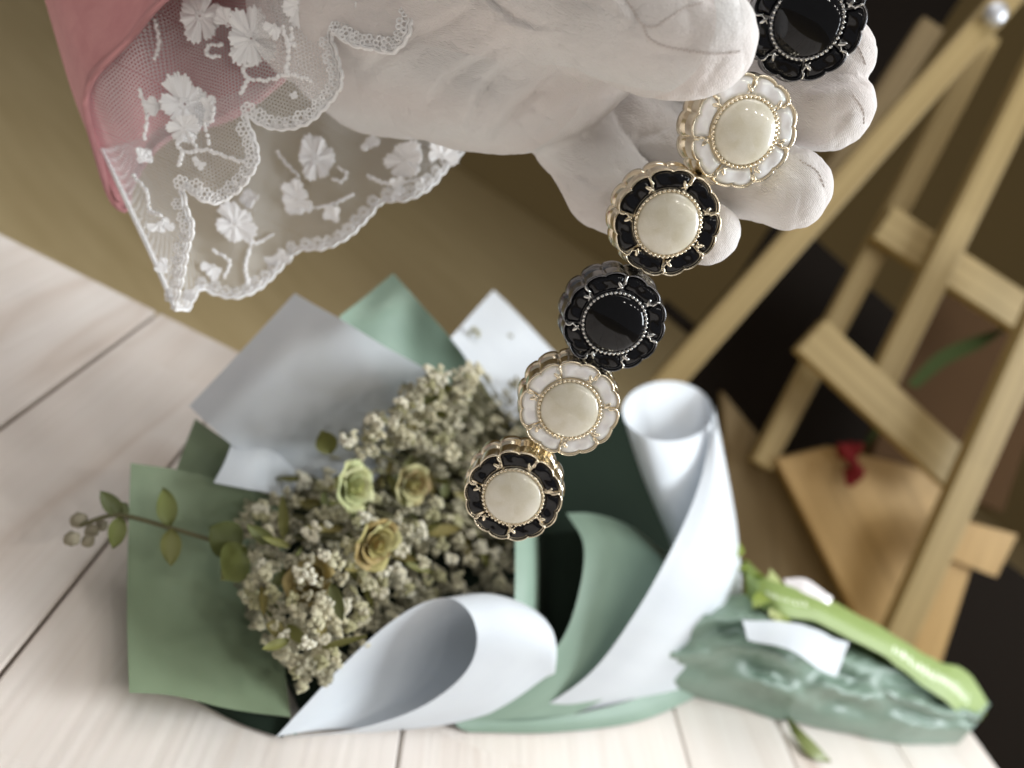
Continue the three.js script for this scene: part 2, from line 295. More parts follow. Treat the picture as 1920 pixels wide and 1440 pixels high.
  sheet('green_paper', [
    [[966, 1005, 0.062], [966, 1080, 0.054], [964, 1160, 0.044], [962, 1240, 0.034]],
    [[990, 1000, 0.061], [992, 1080, 0.053], [990, 1160, 0.043], [986, 1245, 0.032]],
    [[1008, 1000, 0.052], [1010, 1080, 0.042], [1008, 1160, 0.032], [1002, 1250, 0.022]]], M.green, 20, 12, 0);
  sheet('shaded_inner_paper', [
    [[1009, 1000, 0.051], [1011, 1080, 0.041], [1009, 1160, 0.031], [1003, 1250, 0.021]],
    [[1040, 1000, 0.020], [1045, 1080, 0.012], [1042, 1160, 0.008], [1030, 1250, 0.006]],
    [[1130, 990, 0.030], [1125, 1080, 0.022], [1115, 1150, 0.016], [1085, 1220, 0.010]]], M.greenShaded, 20, 16, 0);  // gap inside the roll, its shade painted as a near-black sheet
  // large white roll at the back
  {
    const ring = (cx, cy, rx, ry, h0, dh, n = 22) => Array.from({ length: n + 1 }, (_, i) => { const a = -0.25 + i / n * (Math.PI * 2 + 0.35), k = 1 - 0.06 * i / n; return T(cx + Math.cos(a) * rx * k, cy + Math.sin(a) * ry * k, h0 + Math.sin(a) * dh * 0.25); });
    part('white_paper', loft([ring(1252, 770, 88, 58, 0.106, 0.008), ring(1281, 880, 82, 46, 0.086, 0.008), ring(1318, 1010, 66, 36, 0.062, 0.008), ring(1340, 1130, 46, 30, 0.036, 0.006)], 60, 24, 0), M.white, B);
  }
  sheet('white_paper', [
    [[1338, 782, 0.112], [1314, 900, 0.098], [1268, 1012, 0.084], [1190, 1152, 0.058], [1105, 1264, 0.030], [985, 1348, 0.003]],
    [[1342, 790, 0.113], [1336, 910, 0.098], [1305, 1040, 0.081], [1240, 1170, 0.055], [1150, 1275, 0.027], [1010, 1349, 0.002]],
    [[1344, 800, 0.112], [1356, 925, 0.091], [1352, 1070, 0.066], [1312, 1185, 0.041], [1210, 1285, 0.017], [1040, 1349, 0.0015]],
    [[1345, 805, 0.108], [1371, 935, 0.078], [1390, 1085, 0.045], [1386, 1190, 0.021], [1290, 1284, 0.008], [1080, 1348, 0.001]]], M.white, 48, 28, 0);
  sheet('green_paper', [
    [[850, 1350, 0.004], [1000, 1350, 0.006], [1160, 1320, 0.008], [1330, 1255, 0.010]],
    [[860, 1364, 0.0025], [1010, 1362, 0.004], [1180, 1338, 0.005], [1330, 1276, 0.006]],
    [[880, 1373, 0.001], [1030, 1374, 0.001], [1200, 1352, 0.001], [1320, 1300, 0.001]]], M.green, 24, 10, 0);
  sheet('green_paper', [[[528, 1346, 0.003], [545, 1352, 0.002], [560, 1368, 0.001]], [[530, 1372, 0.001], [540, 1374, 0.001], [556, 1378, 0.001]]], M.green, 16, 8, 0);
  // wrapped stems
  {
    const sec = (a, b, ha, hb, n = 9) => Array.from({ length: n }, (_, i) => { const t = i / (n - 1), k = Math.sin(t * Math.PI); return T(lerp(a[0], b[0], t) + k * 4, lerp(a[1], b[1], t), lerp(ha, hb, t) + k * 0.016 * (1 + 0.35 * Math.sin(i * 2.7 + a[0] * 0.02))); });
    part('stem_wrap', loft([sec([1225, 1130], [1170, 1280], 0.040, 0.001), sec([1330, 1120], [1270, 1300], 0.045, 0.001), sec([1420, 1120], [1380, 1325], 0.048, 0.001), sec([1500, 1150], [1460, 1350], 0.046, 0.001), sec([1600, 1180], [1560, 1370], 0.04, 0.001), sec([1720, 1240], [1680, 1394], 0.03, 0.001), sec([1852, 1325], [1795, 1396], 0.014, 0.001)], 26, 100, 0.0035, 3), M.foil, B);
    { const w = B.children[B.children.length - 1].geometry, p = w.attributes.position; for (let i = 0; i < p.count; i++) { const x = p.getX(i), y = p.getY(i), z = p.getZ(i), c = 1 - Math.abs(perlin.noise(x * 55 + 3, z * 75, y * 40)) * 2, e = 1 - Math.abs(perlin.noise(x * 120, z * 130 + 5, y * 90)) * 2; p.setY(i, Math.max(0.0008, y + (c * 0.0026 + e * 0.0004) * smooth(y, 0.002, 0.02))); } w.computeVertexNormals(); }
    const ribTex = (() => {
      const c = document.createElement('canvas'); c.width = 1024; c.height = 128; const x = c.getContext('2d');
      x.fillStyle = 'rgb(138,158,88)'; x.fillRect(0, 0, 1024, 128);
      x.fillStyle = 'rgb(236,242,222)'; let s = 5; const q = () => (s = (s * 16807) % 2147483647) / 2147483647;
      for (let i = 0, at = 560; at < 900; i++) { const w = 7 + q() * 9, h = 24 + q() * 16; x.fillRect(at, 66 - h / 2 + q() * 5, w * 0.5, h); x.fillRect(at, 66 + (q() - 0.5) * 12, w, 9); at += w + 5 + (q() < 0.14 ? 12 : 0); }
      for (let i = 0, at = 150; at < 300; i++) { const w = 5 + q() * 9, h = 12 + q() * 10; x.fillRect(at, 58 - h / 2, w * 0.45, h); x.fillRect(at, 58 + (q() - 0.5) * 8, w, 4.5); at += w + 7; }
      const t = new THREE.CanvasTexture(c); t.colorSpace = THREE.SRGBColorSpace; return t;
    })();
    const up = [[1396, 1050, 0.050], [1440, 1088, 0.060], [1530, 1118, 0.062], [1640, 1172, 0.056], [1760, 1240, 0.042], [1815, 1262, 0.034], [1852, 1318, 0.020]], dn = [[1400, 1130, 0.046], [1450, 1150, 0.056], [1530, 1170, 0.058], [1640, 1222, 0.052], [1740, 1290, 0.038], [1800, 1340, 0.028], [1826, 1350, 0.016]];
    const md = up.map((p, i) => [(p[0] + dn[i][0]) / 2, (p[1] + dn[i][1]) / 2, (p[2] + dn[i][2]) / 2 + 0.003]);
    const rg = loft([up.map((p) => T(...p)), md.map((p) => T(...p)), dn.map((p) => T(...p))], 60, 6, 0.004, 5);
    { const uv = rg.attributes.uv; for (let i = 0; i <= 60; i++) for (let j = 0; j <= 6; j++) uv.setXY(i * 7 + j, i / 60, 1 - j / 6); }
    for (let k = 0; k < 5; k++) part('green_stem', tube(up.map((p, i) => T(lerp(p[0], dn[i][0], 0.1 + k * 0.2) + rr(-4, 4), lerp(p[1], dn[i][1], 0.1 + k * 0.2) + rr(-3, 3), lerp(p[2], dn[i][2], 0.5) - 0.010)), 0.0026, 40, 8), std([0.26, 0.33, 0.07], 0.45), B);
    part('ribbon', rg, std([1, 1, 1], 0.6, { map: ribTex }), B);
    part('white_paper', loft([[[1392, 1162, 0.060], [1480, 1166, 0.064], [1592, 1205, 0.058]].map((p) => T(...p)), [[1402, 1200, 0.058], [1480, 1220, 0.062], [1566, 1270, 0.054]].map((p) => T(...p))], 20, 8, 0.004, 8), M.white, B);
    part('cellophane', loft([[[1470, 1085, 0.062], [1510, 1085, 0.066], [1560, 1122, 0.064]].map((p) => T(...p)), [[1480, 1115, 0.060], [1515, 1118, 0.064], [1550, 1140, 0.060]].map((p) => T(...p))], 14, 6, 0.004, 2), std([0.85, 0.8, 0.8], 0.2), B);
    const brightLeaf = std([0.25, 0.32, 0.06], 0.3), paleLeaf = std([0.5, 0.56, 0.24], 0.3);
    for (let i = 0; i < 12; i++) { const x = rr(1385, 1470), y = lerp(1030, 1150, (x - 1385) / 110) + rr(-30, 50), a = T(x, y, 0.06), b = T(x + rr(-25, 25), y + rr(15, 60), 0.055), m = a.clone().lerp(b, 0.5); part('stem_leaf', loft([[a, m.clone().add(V(0.004, 0.003, 0.002)), b], [a.clone().add(V(.0005, 0, 0)), m.clone().add(V(-0.003, 0.001, 0.004)), b.clone().add(V(.0005, 0, 0))]], 8, 4), i % 3 ? brightLeaf : paleLeaf, B); }
    part('loose_leaf', loft([[[1470, 1335, 0.004], [1500, 1365, 0.006], [1535, 1400, 0.005], [1560, 1428, 0.003]].map((p) => T(...p)), [[1472, 1345, 0.001], [1490, 1382, 0.003], [1520, 1418, 0.003], [1552, 1430, 0.001]].map((p) => T(...p))], 14, 5), std([0.19, 0.22, 0.055], 0.5), B);
  }
  // blossoms
  const floretGeos = Array.from({ length: 4 }, () => {
    const list = []; const n = 9;
    for (let i = 0; i < n; i++) { const a = i / n * 6.28 + rr(-0.3, 0.3), r = i === 0 ? 0 : rr(0.5, 1.0), s = rr(0.26, 0.44); list.push(new THREE.IcosahedronGeometry(s, 1).scale(1, rr(0.7, 1.2), 1).translate(Math.cos(a) * r, rr(-0.4, 0.45), Math.sin(a) * r)); }
    const g = mergeGeometries(list), p = g.attributes.position;
    for (let i = 0; i < p.count; i++) { const x = p.getX(i), y = p.getY(i), z = p.getZ(i), k = 1 + 0.28 * perlin.noise(x * 4, y * 4, z * 4); p.setXYZ(i, x * k, y * k, z * k); }
    g.computeVertexNormals(); return g;
  });
  const floretMats = [[0.70, 0.66, 0.52], [0.58, 0.55, 0.38], [0.74, 0.71, 0.58], [0.40, 0.38, 0.22], [0.62, 0.58, 0.42], [0.42, 0.37, 0.22]].map((c) => std(c, 0.9));
  const outline = [[430, 985], [470, 915], [560, 865], [600, 820], [690, 790], [700, 740], [800, 690], [840, 660], [940, 680], [990, 720], [990, 800], [985, 1000], [965, 1110], [830, 1115], [740, 1165], [640, 1250], [560, 1300], [500, 1210], [450, 1110], [415, 1040]];
  const inside = (x, y) => { let c = false; for (let i = 0, j = outline.length - 1; i < outline.length; j = i++) { const [xi, yi] = outline[i], [xj, yj] = outline[j]; if ((yi > y) !== (yj > y) && x < (xj - xi) * (y - yi) / (yj - yi) + xi) c = !c; } return c; };
  const edge = (x, y) => { let m = 1e9; for (let i = 0, j = outline.length - 1; i < outline.length; j = i++) { const [ax, ay] = outline[j], [bx, by] = outline[i], t = clamp(((x - ax) * (bx - ax) + (y - ay) * (by - ay)) / ((bx - ax) ** 2 + (by - ay) ** 2), 0, 1); m = Math.min(m, Math.hypot(x - ax - t * (bx - ax), y - ay - t * (by - ay))); } return m; };
  const crown = (x, y) => 0.020 + 0.042 * Math.sqrt(clamp(edge(x, y) / 190, 0, 1)) + 0.034 * smooth(930 - y, 0, 260);
  const spots = []; let guard = 0;
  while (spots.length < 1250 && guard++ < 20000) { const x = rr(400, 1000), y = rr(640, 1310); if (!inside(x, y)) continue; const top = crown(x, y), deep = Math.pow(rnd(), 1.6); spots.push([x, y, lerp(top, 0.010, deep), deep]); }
  for (let i = 0; i < 170; i++) { const t = rnd(), y = lerp(850, 690, t), x = lerp(lerp(610, 800, t), lerp(840, 900, t), Math.pow(rnd(), 0.7)); spots.push([x, y, lerp(0.066, 0.101, t) + rr(0, 0.006), rnd() < 0.45 ? 0.05 : 0.5]); }
  for (let i = 0; i < 150; i++) { const t = rnd(), x = lerp(800, 985, t) + rr(-25, 15), y = lerp(800, 760, t) + rr(-75, 95); spots.push([x, y, rr(0.052, 0.082), rnd() < 0.5 ? 0.1 : 0.5]); }
  for (let i = 0; i < 26; i++) { const t = rnd(), x = lerp(690, 985, t) + rr(-20, 20), y = lerp(760, 650, t) + rr(-25, 30); spots.push([x, y, rr(0.05, 0.075), 0]); }
  for (const q of [[958, 630, 0.084], [890, 622, 0.084], [768, 676, 0.074], [838, 668, 0.078], [836, 690, 0.076], [832, 712, 0.074], [706, 752, 0.07], [706, 775, 0.068]]) spots.push([...q, 0]);
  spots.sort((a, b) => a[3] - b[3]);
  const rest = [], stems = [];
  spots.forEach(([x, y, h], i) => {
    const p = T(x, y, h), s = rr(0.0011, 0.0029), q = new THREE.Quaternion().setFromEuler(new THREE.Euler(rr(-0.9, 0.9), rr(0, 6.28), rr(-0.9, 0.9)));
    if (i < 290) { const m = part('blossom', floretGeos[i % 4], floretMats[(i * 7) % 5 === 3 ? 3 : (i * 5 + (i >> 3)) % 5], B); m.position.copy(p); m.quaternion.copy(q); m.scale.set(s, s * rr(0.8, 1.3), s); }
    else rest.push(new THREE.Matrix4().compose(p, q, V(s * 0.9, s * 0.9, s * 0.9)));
    if (i % 2 === 0 && y < 1010 && x < 930) { const root = T(lerp(x, 1150, 0.35), lerp(y, 1130, 0.35), 0.012); stems.push(tube([p, p.clone().lerp(root, 0.5).add(V(rr(-.004, .004), 0.004, rr(-.004, .004))), root], 0.00035, 5, 3)); }
  });
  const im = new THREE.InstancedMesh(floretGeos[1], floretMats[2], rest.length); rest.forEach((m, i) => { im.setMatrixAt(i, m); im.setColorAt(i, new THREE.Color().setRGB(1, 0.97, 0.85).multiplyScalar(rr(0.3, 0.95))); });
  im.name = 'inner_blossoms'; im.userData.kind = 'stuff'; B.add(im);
  const sm = part('fine_stems', mergeGeometries(stems), std([0.13, 0.12, 0.05], 0.8), B); sm.userData.kind = 'stuff';
  // small olive leaves among the blossoms
  const leafShape = (a, b, w, n, mat, name, parent, curl = 0.25) => {
    const d = b.clone().sub(a), L = d.length(), sd = d.clone().cross(n).normalize(), up = sd.clone().cross(d).normalize(), rows = [-1, -0.5, 0, 0.5, 1].map((k) => [0, 0.15, 0.4, 0.7, 0.9, 1].map((t) => a.clone().addScaledVector(d, t).addScaledVector(sd, k * w * Math.pow(Math.sin(Math.PI * Math.pow(t, 0.85)), 0.8)).addScaledVector(up, (curl * L * (k * k * 0.25 + t * t * 0.5)))));
    return part(name, loft(rows, 12, 6), mat, parent);
  };
  const toEye = (p) => camera.position.clone().sub(p).normalize();
  const olive = [std([0.20, 0.20, 0.055], 0.6), std([0.26, 0.22, 0.07], 0.6), std([0.11, 0.12, 0.035], 0.6)];
  for (let i = 0; i < 80; i++) { let x, y; do { x = rr(430, 990); y = rr(660, 1230); } while (!inside(x, y) || edge(x, y) < 30); const h = crown(x, y) - rr(0, 0.012), a = T(x, y, h), b = a.clone().add(V(rr(-1, 1), rr(-0.3, 0.6), rr(-1, 1)).normalize().multiplyScalar(rr(0.008, 0.016))); leafShape(a, b, rr(0.0012, 0.0026), toEye(a).add(V(rr(-.5, .5), rr(-.5, .5), rr(-.5, .5))), olive[i % 3], 'leaf', B); }
  for (let i = 0; i < 26; i++) { const t = rnd(), y = lerp(850, 720, t), x = lerp(lerp(630, 800, t), 860, rnd()), a = T(x, y, lerp(0.066, 0.096, t)), b = a.clone().add(V(rr(-1, 1), rr(0, 0.8), rr(-1, 1)).normalize().multiplyScalar(rr(0.007, 0.013))); leafShape(a, b, rr(0.0012, 0.0022), toEye(a), olive[i % 3], 'leaf', B); }
  for (const [x, y, x2, y2, w] of [[800, 850, 795, 770, 0.005], [775, 820, 800, 760, 0.004], [620, 850, 600, 800, 0.004], [840, 800, 870, 740, 0.004]]) { const a = T(x, y, 0.058), b = T(x2, y2, 0.068); leafShape(a, b, w, toEye(a), olive[0], 'leaf', B); }
  { const a = T(640, 830, 0.05), b = T(560, 772, 0.058); leafShape(a, b, 0.0022, toEye(a), std([0.05, 0.05, 0.035], 0.7), 'leaf', B); }
  // roses
  const rose = (px, py, h, R, cols, aim, label, open) => {
    const g = new THREE.Group(); g.name = 'rose'; g.userData.label = label; B.add(g); g.position.copy(T(px, py, h));
    const n = toEye(g.position).lerp(aim.normalize(), 0.55).normalize(); g.quaternion.setFromUnitVectors(V(0, 1, 0), n);
    const mats = cols.map((c) => std(c, 0.65, { sheen: 0.2 })); let k = 0;
    for (let ring = 0; ring < 4; ring++) { const cnt = [2, 3, 4, 5][ring], r0 = R * [0.24, 0.46, 0.72, 1.0][ring], hgt = R * [1.1, 1.05, 0.95, 0.75][ring] * (open ? 1 : 1.25);
      for (let i = 0; i < cnt; i++, k++) { const th = i / cnt * 6.283 + ring * 0.9 + rr(-0.4, 0.4), squash = rr(0.75, 1.2), wd = 6.283 / cnt * 0.72, rows = [];
        for (let b = 0; b <= 5; b++) { const v = b / 5, row = []; for (let a = 0; a <= 8; a++) { const u = a / 8 * 2 - 1, lip = v > 0.75 ? (v - 0.75) * 1.2 * (0.4 + ring * 0.35) : 0, rad = r0 * (0.25 + 0.75 * Math.sin(Math.min(1, v * 1.25) * 1.57)) + R * lip * 0.6, y = hgt * squash * (v - 0.35) * (1 - 0.22 * u * u * v) - R * lip * 0.35; const t2 = th + u * wd * (0.55 + 0.45 * Math.sin(v * 2.6)); row.push(V(Math.cos(t2) * rad, y + R * 0.13 * v * Math.sin(u * 4 + k * 2.3), Math.sin(t2) * rad)); } rows.push(row); }
        const geo = loftFree(rows, 12, 8); part('petal', geo, mats[(k + ring) % mats.length], g); } }
    part('heart', new THREE.SphereGeometry(R * 0.26, 10, 8).translate(0, R * 0.2, 0), mats[0], g);
  };
  function loftFree(rows, nu, nv) {
    const cr = rows.map((r) => new THREE.CatmullRomCurve3(r)), pos = [], uv = [], idx = [];
    for (let i = 0; i <= nu; i++) { const c = new THREE.CatmullRomCurve3(cr.map((q) => q.getPoint(i / nu))); for (let j = 0; j <= nv; j++) { pos.push(...c.getPoint(j / nv).toArray()); uv.push(i / nu, j / nv); } }
    for (let i = 0; i < nu; i++) for (let j = 0; j < nv; j++) { const a = i * (nv + 1) + j, b = a + nv + 1; idx.push(a, b, a + 1, b, b + 1, a + 1); }
    const g = new THREE.BufferGeometry(); g.setAttribute('position', new THREE.Float32BufferAttribute(pos, 3)); g.setAttribute('uv', new THREE.Float32BufferAttribute(uv, 2)); g.setIndex(idx); g.computeVertexNormals(); return g;
  }
  rose(658, 912, 0.062, 0.0072, [[0.55, 0.56, 0.28], [0.47, 0.50, 0.25], [0.60, 0.60, 0.34]], V(0.9, 0.5, -0.3), 'pale green open rose', true);
  rose(768, 908, 0.062, 0.0062, [[0.42, 0.36, 0.16], [0.50, 0.47, 0.24], [0.33, 0.24, 0.11]], V(0.9, 0.5, 0.2), 'olive brown rosebud', false);
  rose(700, 1018, 0.060, 0.0068, [[0.40, 0.35, 0.13], [0.34, 0.25, 0.09], [0.47, 0.44, 0.20]], V(1.2, 0.3, 0.2), 'amber yellow drying rose', true);
  rose(585, 1092, 0.046, 0.0062, [[0.36, 0.28, 0.11], [0.30, 0.24, 0.09]], V(-0.6, 0.5, 0.6), 'small brown rosebud', false);
  // eucalyptus sprig over the left edge
  const sp = new THREE.Group(); sp.name = 'eucalyptus_sprig'; sp.userData.label = 'thin eucalyptus sprig reaching past the paper edge'; B.add(sp);
  const leafG = [std([0.125, 0.14, 0.035], 0.55), std([0.09, 0.105, 0.03], 0.55), std([0.17, 0.175, 0.05], 0.55)], twig = std([0.12, 0.11, 0.05], 0.7);
  part('stem', tube([[150, 985, 0.024], [215, 966, 0.030], [320, 990, 0.034], [420, 1020, 0.034], [520, 1050, 0.03]].map((p) => T(...p)), 0.0007, 30, 6), twig, sp);
  for (const [x, y, h, x2, y2, h2, w, c] of [[318, 985, 0.034, 300, 908, 0.046, 0.0032, 0], [320, 992, 0.034, 316, 1066, 0.028, 0.0032, 2], [228, 968, 0.030, 186, 922, 0.034, 0.0026, 1], [226, 970, 0.030, 205, 1036, 0.026, 0.0028, 0], [215, 966, 0.03, 236, 945, 0.032, 0.003, 1], [450, 1030, 0.036, 385, 985, 0.042, 0.0058, 1], [455, 1030, 0.036, 395, 1100, 0.038, 0.0062, 0]]) { const a = T(x, y, h), b = T(x2, y2, h2); leafShape(a, b, w, toEye(a).add(V(0.3, 0.2, 0)), leafG[c], 'leaf', sp, 0.3); }
  for (const [x, y, r] of [[148, 975, 0.0024], [135, 1010, 0.0022], [172, 995, 0.0020], [190, 985, 0.0018], [165, 1015, 0.0018]]) { const p = T(x, y, 0.024), g = new THREE.IcosahedronGeometry(r, 2), q = g.attributes.position; for (let i = 0; i < q.count; i++) { const k = 1 + 0.25 * perlin.noise(q.getX(i) * 700, q.getY(i) * 700, q.getZ(i) * 700); q.setXYZ(i, q.getX(i) * k, q.getY(i) * k, q.getZ(i) * k); } g.computeVertexNormals(); part('bud', g.translate(p.x, p.y, p.z), std([0.26, 0.23, 0.16], 0.8), sp); }
}

// ---------------------------------------------------------------- brooches
const R = 0.011, PETALS = 7;
const scallop = (th) => { const f = th / (Math.PI * 2) * PETALS * 2, k = f - Math.floor(f), deep = Math.round(f) % 2 === 0 ? 0.075 : 0.05; return 1 - deep * (1 - Math.pow(Math.sin(Math.PI * k), 0.55)); };
const swirl = (r) => 0.16 * (0.93 - r);
function bodyGeo() {
  const prof = [[0.02, -0.84], [0.86, -0.84], [1.0, -0.81], [1.055, -0.72], [1.05, -0.56], [1.0, -0.48], [0.955, -0.455], [0.955, -0.42], [0.995, -0.395], [1.015, -0.33], [1.005, -0.08], [1.0, -0.02], [0.99, 0.006], [0.972, 0.006], [0.958, -0.02], [0.95, -0.075], [0.66, -0.075], [0.645, -0.04], [0.64, 0.01], [0.56, 0.02], [0.02, 0.02]];
  const N = 252, pos = [], idx = [], uv = [];
  for (let i = 0; i <= N; i++) { const th = i / N * Math.PI * 2, s = scallop(th); prof.forEach(([r, z], j) => { const blend = smooth(r, 0.64, 0.9), rad = r * lerp(0.97, s, blend) * R; pos.push(Math.cos(th) * rad, Math.sin(th) * rad, z * R); uv.push(i / N, j / prof.length); }); }
  const m = prof.length; for (let i = 0; i < N; i++) for (let j = 0; j < m - 1; j++) { const a = i * m + j, b = a + m; idx.push(a, b, a + 1, b, b + 1, a + 1); }
  const g = new THREE.BufferGeometry(); g.setAttribute('position', new THREE.Float32BufferAttribute(pos, 3)); g.setAttribute('uv', new THREE.Float32BufferAttribute(uv, 2)); g.setIndex(idx); g.computeVertexNormals(); return g;
}
function petalGeo(k) {
  const w = Math.PI * 2 / PETALS, nu = 20, nv = 10, pos = [], idx = [], uv = [];
  for (let i = 0; i <= nu; i++) for (let j = 0; j <= nv; j++) {
    const a = i / nu, b = j / nv, th0 = k * w + w * (0.025 + 0.95 * a), r = lerp(0.635, 0.955 * scallop(th0), b), th = th0 + swirl(r) - 0.02 * (1 - b);
    const e = Math.pow(Math.max(0, 1 - Math.pow(Math.abs(2 * a - 1), 5)), 0.5) * Math.pow(Math.max(0, 1 - Math.pow(Math.abs(2 * b - 1), 4)), 0.5), z = -0.082 + 0.085 * e + 0.018 * e * Math.sin(a * 9) * Math.sin(b * 4);
    pos.push(Math.cos(th) * r * R, Math.sin(th) * r * R, z * R); uv.push(a * 0.01, b * 0.006);
  }
  for (let i = 0; i < nu; i++) for (let j = 0; j < nv; j++) { const a = i * (nv + 1) + j, b = a + nv + 1; idx.push(a, a + 1, b, b, a + 1, b + 1); }
  const g = new THREE.BufferGeometry(); g.setAttribute('position', new THREE.Float32BufferAttribute(pos, 3)); g.setAttribute('uv', new THREE.Float32BufferAttribute(uv, 2)); g.setIndex(idx); g.computeVertexNormals(); return g;
}
function dividerGeo(k) {
  const th = k * Math.PI * 2 / PETALS, P = (r, dt, z) => { const t = th + swirl(r) + dt; return V(Math.cos(t) * r * R, Math.sin(t) * r * R, z * R); };
  const fin = tube([P(0.93, 0.0, 0.0), P(0.89, 0.015, 0.025), P(0.84, 0.0, 0.03), P(0.79, -0.03, 0.0)], 0.021 * R, 14, 7);
  const leaf = new THREE.SphereGeometry(1, 12, 8).scale(0.085 * R, 0.036 * R, 0.03 * R).rotateZ(th + 0.75).translate(...P(0.745, 0.09, 0.018).toArray());
  const loop = tube([P(0.80, -0.02, 0.01), P(0.75, 0.02, 0.03), P(0.70, 0.09, 0.022), P(0.675, 0.14, 0.0)], 0.013 * R, 12, 6);
  return mergeGeometries([fin, leaf, loop]);
}
const beadGeo = (() => { const n = 44, list = []; for (let i = 0; i < n; i++) { const t = i / n * Math.PI * 2; list.push(new THREE.SphereGeometry(0.037 * R, 10, 8).translate(Math.cos(t) * 0.605 * R, Math.sin(t) * 0.605 * R, 0.035 * R)); } return mergeGeometries(list); })();
const domeGeo = (() => { const p = []; for (let i = 0; i <= 16; i++) { const a = i / 16; p.push(new THREE.Vector2(Math.max(1e-5, 0.575 * R * Math.cos(a * Math.PI / 2)), R * (0.015 + 0.18 * Math.sin(a * Math.PI / 2)))); } const g = new THREE.LatheGeometry(p, 64).rotateX(Math.PI / 2); const q = g.attributes.position, uv = g.attributes.uv; for (let i = 0; i < q.count; i++) uv.setXY(i, q.getX(i), q.getY(i)); return g; })();
const bodyG = bodyGeo(), petalG = Array.from({ length: PETALS }, (_, k) => petalGeo(k)), dividerG = Array.from({ length: PETALS }, (_, k) => dividerGeo(k));
const goldBump = dataTex(256, 64, (u, v) => { const a = 0.5 + 0.5 * fbm(u * 40, v * 10, 1, 3); return [a, a, a]; }, false);
const gold = std([0.88, 0.78, 0.60], 0.2, { metalness: 1, bumpMap: goldBump, bumpScale: 0.00004 }), gun = std([0.20, 0.20, 0.21], 0.25, { metalness: 1 }), silver = std([0.62, 0.61, 0.59], 0.25, { metalness: 1 });
const stoneTex = dataTex(512, 512, (u, v) => { const sp = perlin.noise(u * 170, v * 170, 3.3) > 0.42 ? 0.07 : 0; const n = fbm(u * 4, v * 4, 5.1, 4), k = clamp(0.5 + n * 1.3, 0, 1); return [lerp(0.90, 0.84, k) + sp, lerp(0.885, 0.815, k) + sp, lerp(0.84, 0.735, k) + sp * 1.2]; });
stoneTex.repeat.set(60, 60);
const cream = std([0.96, 0.95, 0.92], 0.3, { map: stoneTex, clearcoat: 1, clearcoatRoughness: 0.025 });
const jet = std([0.004, 0.004, 0.005], 0.05, { specularIntensity: 0.7 });
const blackEnamel = std([0.004, 0.004, 0.006], 0.07, { specularIntensity: 0.8 });
const pearlEnamel = std([0.91, 0.90, 0.91], 0.28, { clearcoat: 1, clearcoatRoughness: 0.08, iridescence: 0.8, iridescenceIOR: 1.4, iridescenceThicknessRange: [200, 420] });
function brooch(label, kind, px, py, d, tx, ty, spin) {
  const g = thing('brooch', label, 'brooch', 'chain of round flower brooches');
  const metal = kind === 'jet' ? gun : gold;
  part('setting', bodyG, metal, g);
  for (let k = 0; k < PETALS; k++) part('enamel_petal', petalG[k], kind === 'pearl' ? pearlEnamel : blackEnamel, g);
  for (let k = 0; k < PETALS; k++) part('divider', dividerG[k], kind === 'jet' ? silver : gold, g);
  part('bead_ring', beadGeo, kind === 'jet' ? silver : gold, g);
  part('cabochon', domeGeo, kind === 'jet' ? jet : cream, g);
  g.position.copy(U(px, py, d));
  const q = camera.matrixWorld, ex = V().setFromMatrixColumn(q, 0), ey = V().setFromMatrixColumn(q, 1);
  const n = camera.position.clone().sub(g.position).normalize().addScaledVector(ex, Math.tan(tx)).addScaledVector(ey, -Math.tan(ty)).normalize();
  const x = ex.clone().addScaledVector(n, -ex.dot(n)).normalize(), y = n.clone().cross(x);
  g.quaternion.setFromRotationMatrix(new THREE.Matrix4().makeBasis(x, y, n)); g.rotateZ(spin);
}
brooch('all black brooch at the top of the chain by the thumb tip', 'jet', 1513, 42, 0.1455, 0.10, 0.02, 0.3);
brooch('white petalled brooch with cream stone held against the fingers', 'pearl', 1396, 248, 0.1475, 0.38, 0.08, 0.55);
brooch('black and gold brooch with cream stone, third from the top', 'onyx', 1252, 420, 0.1500, 0.22, 0.20, 0.2);
brooch('all black brooch in the middle of the hanging chain', 'jet', 1152, 606, 0.1560, 0.14, 0.30, 0.45);
brooch('white petalled brooch with cream stone, second from the bottom', 'pearl', 1068, 768, 0.1600, 0.05, 0.36, 0.9);
brooch('black and gold brooch with cream stone at the bottom of the chain', 'onyx', 962, 932, 0.1640, -0.06, 0.42, 0.1);

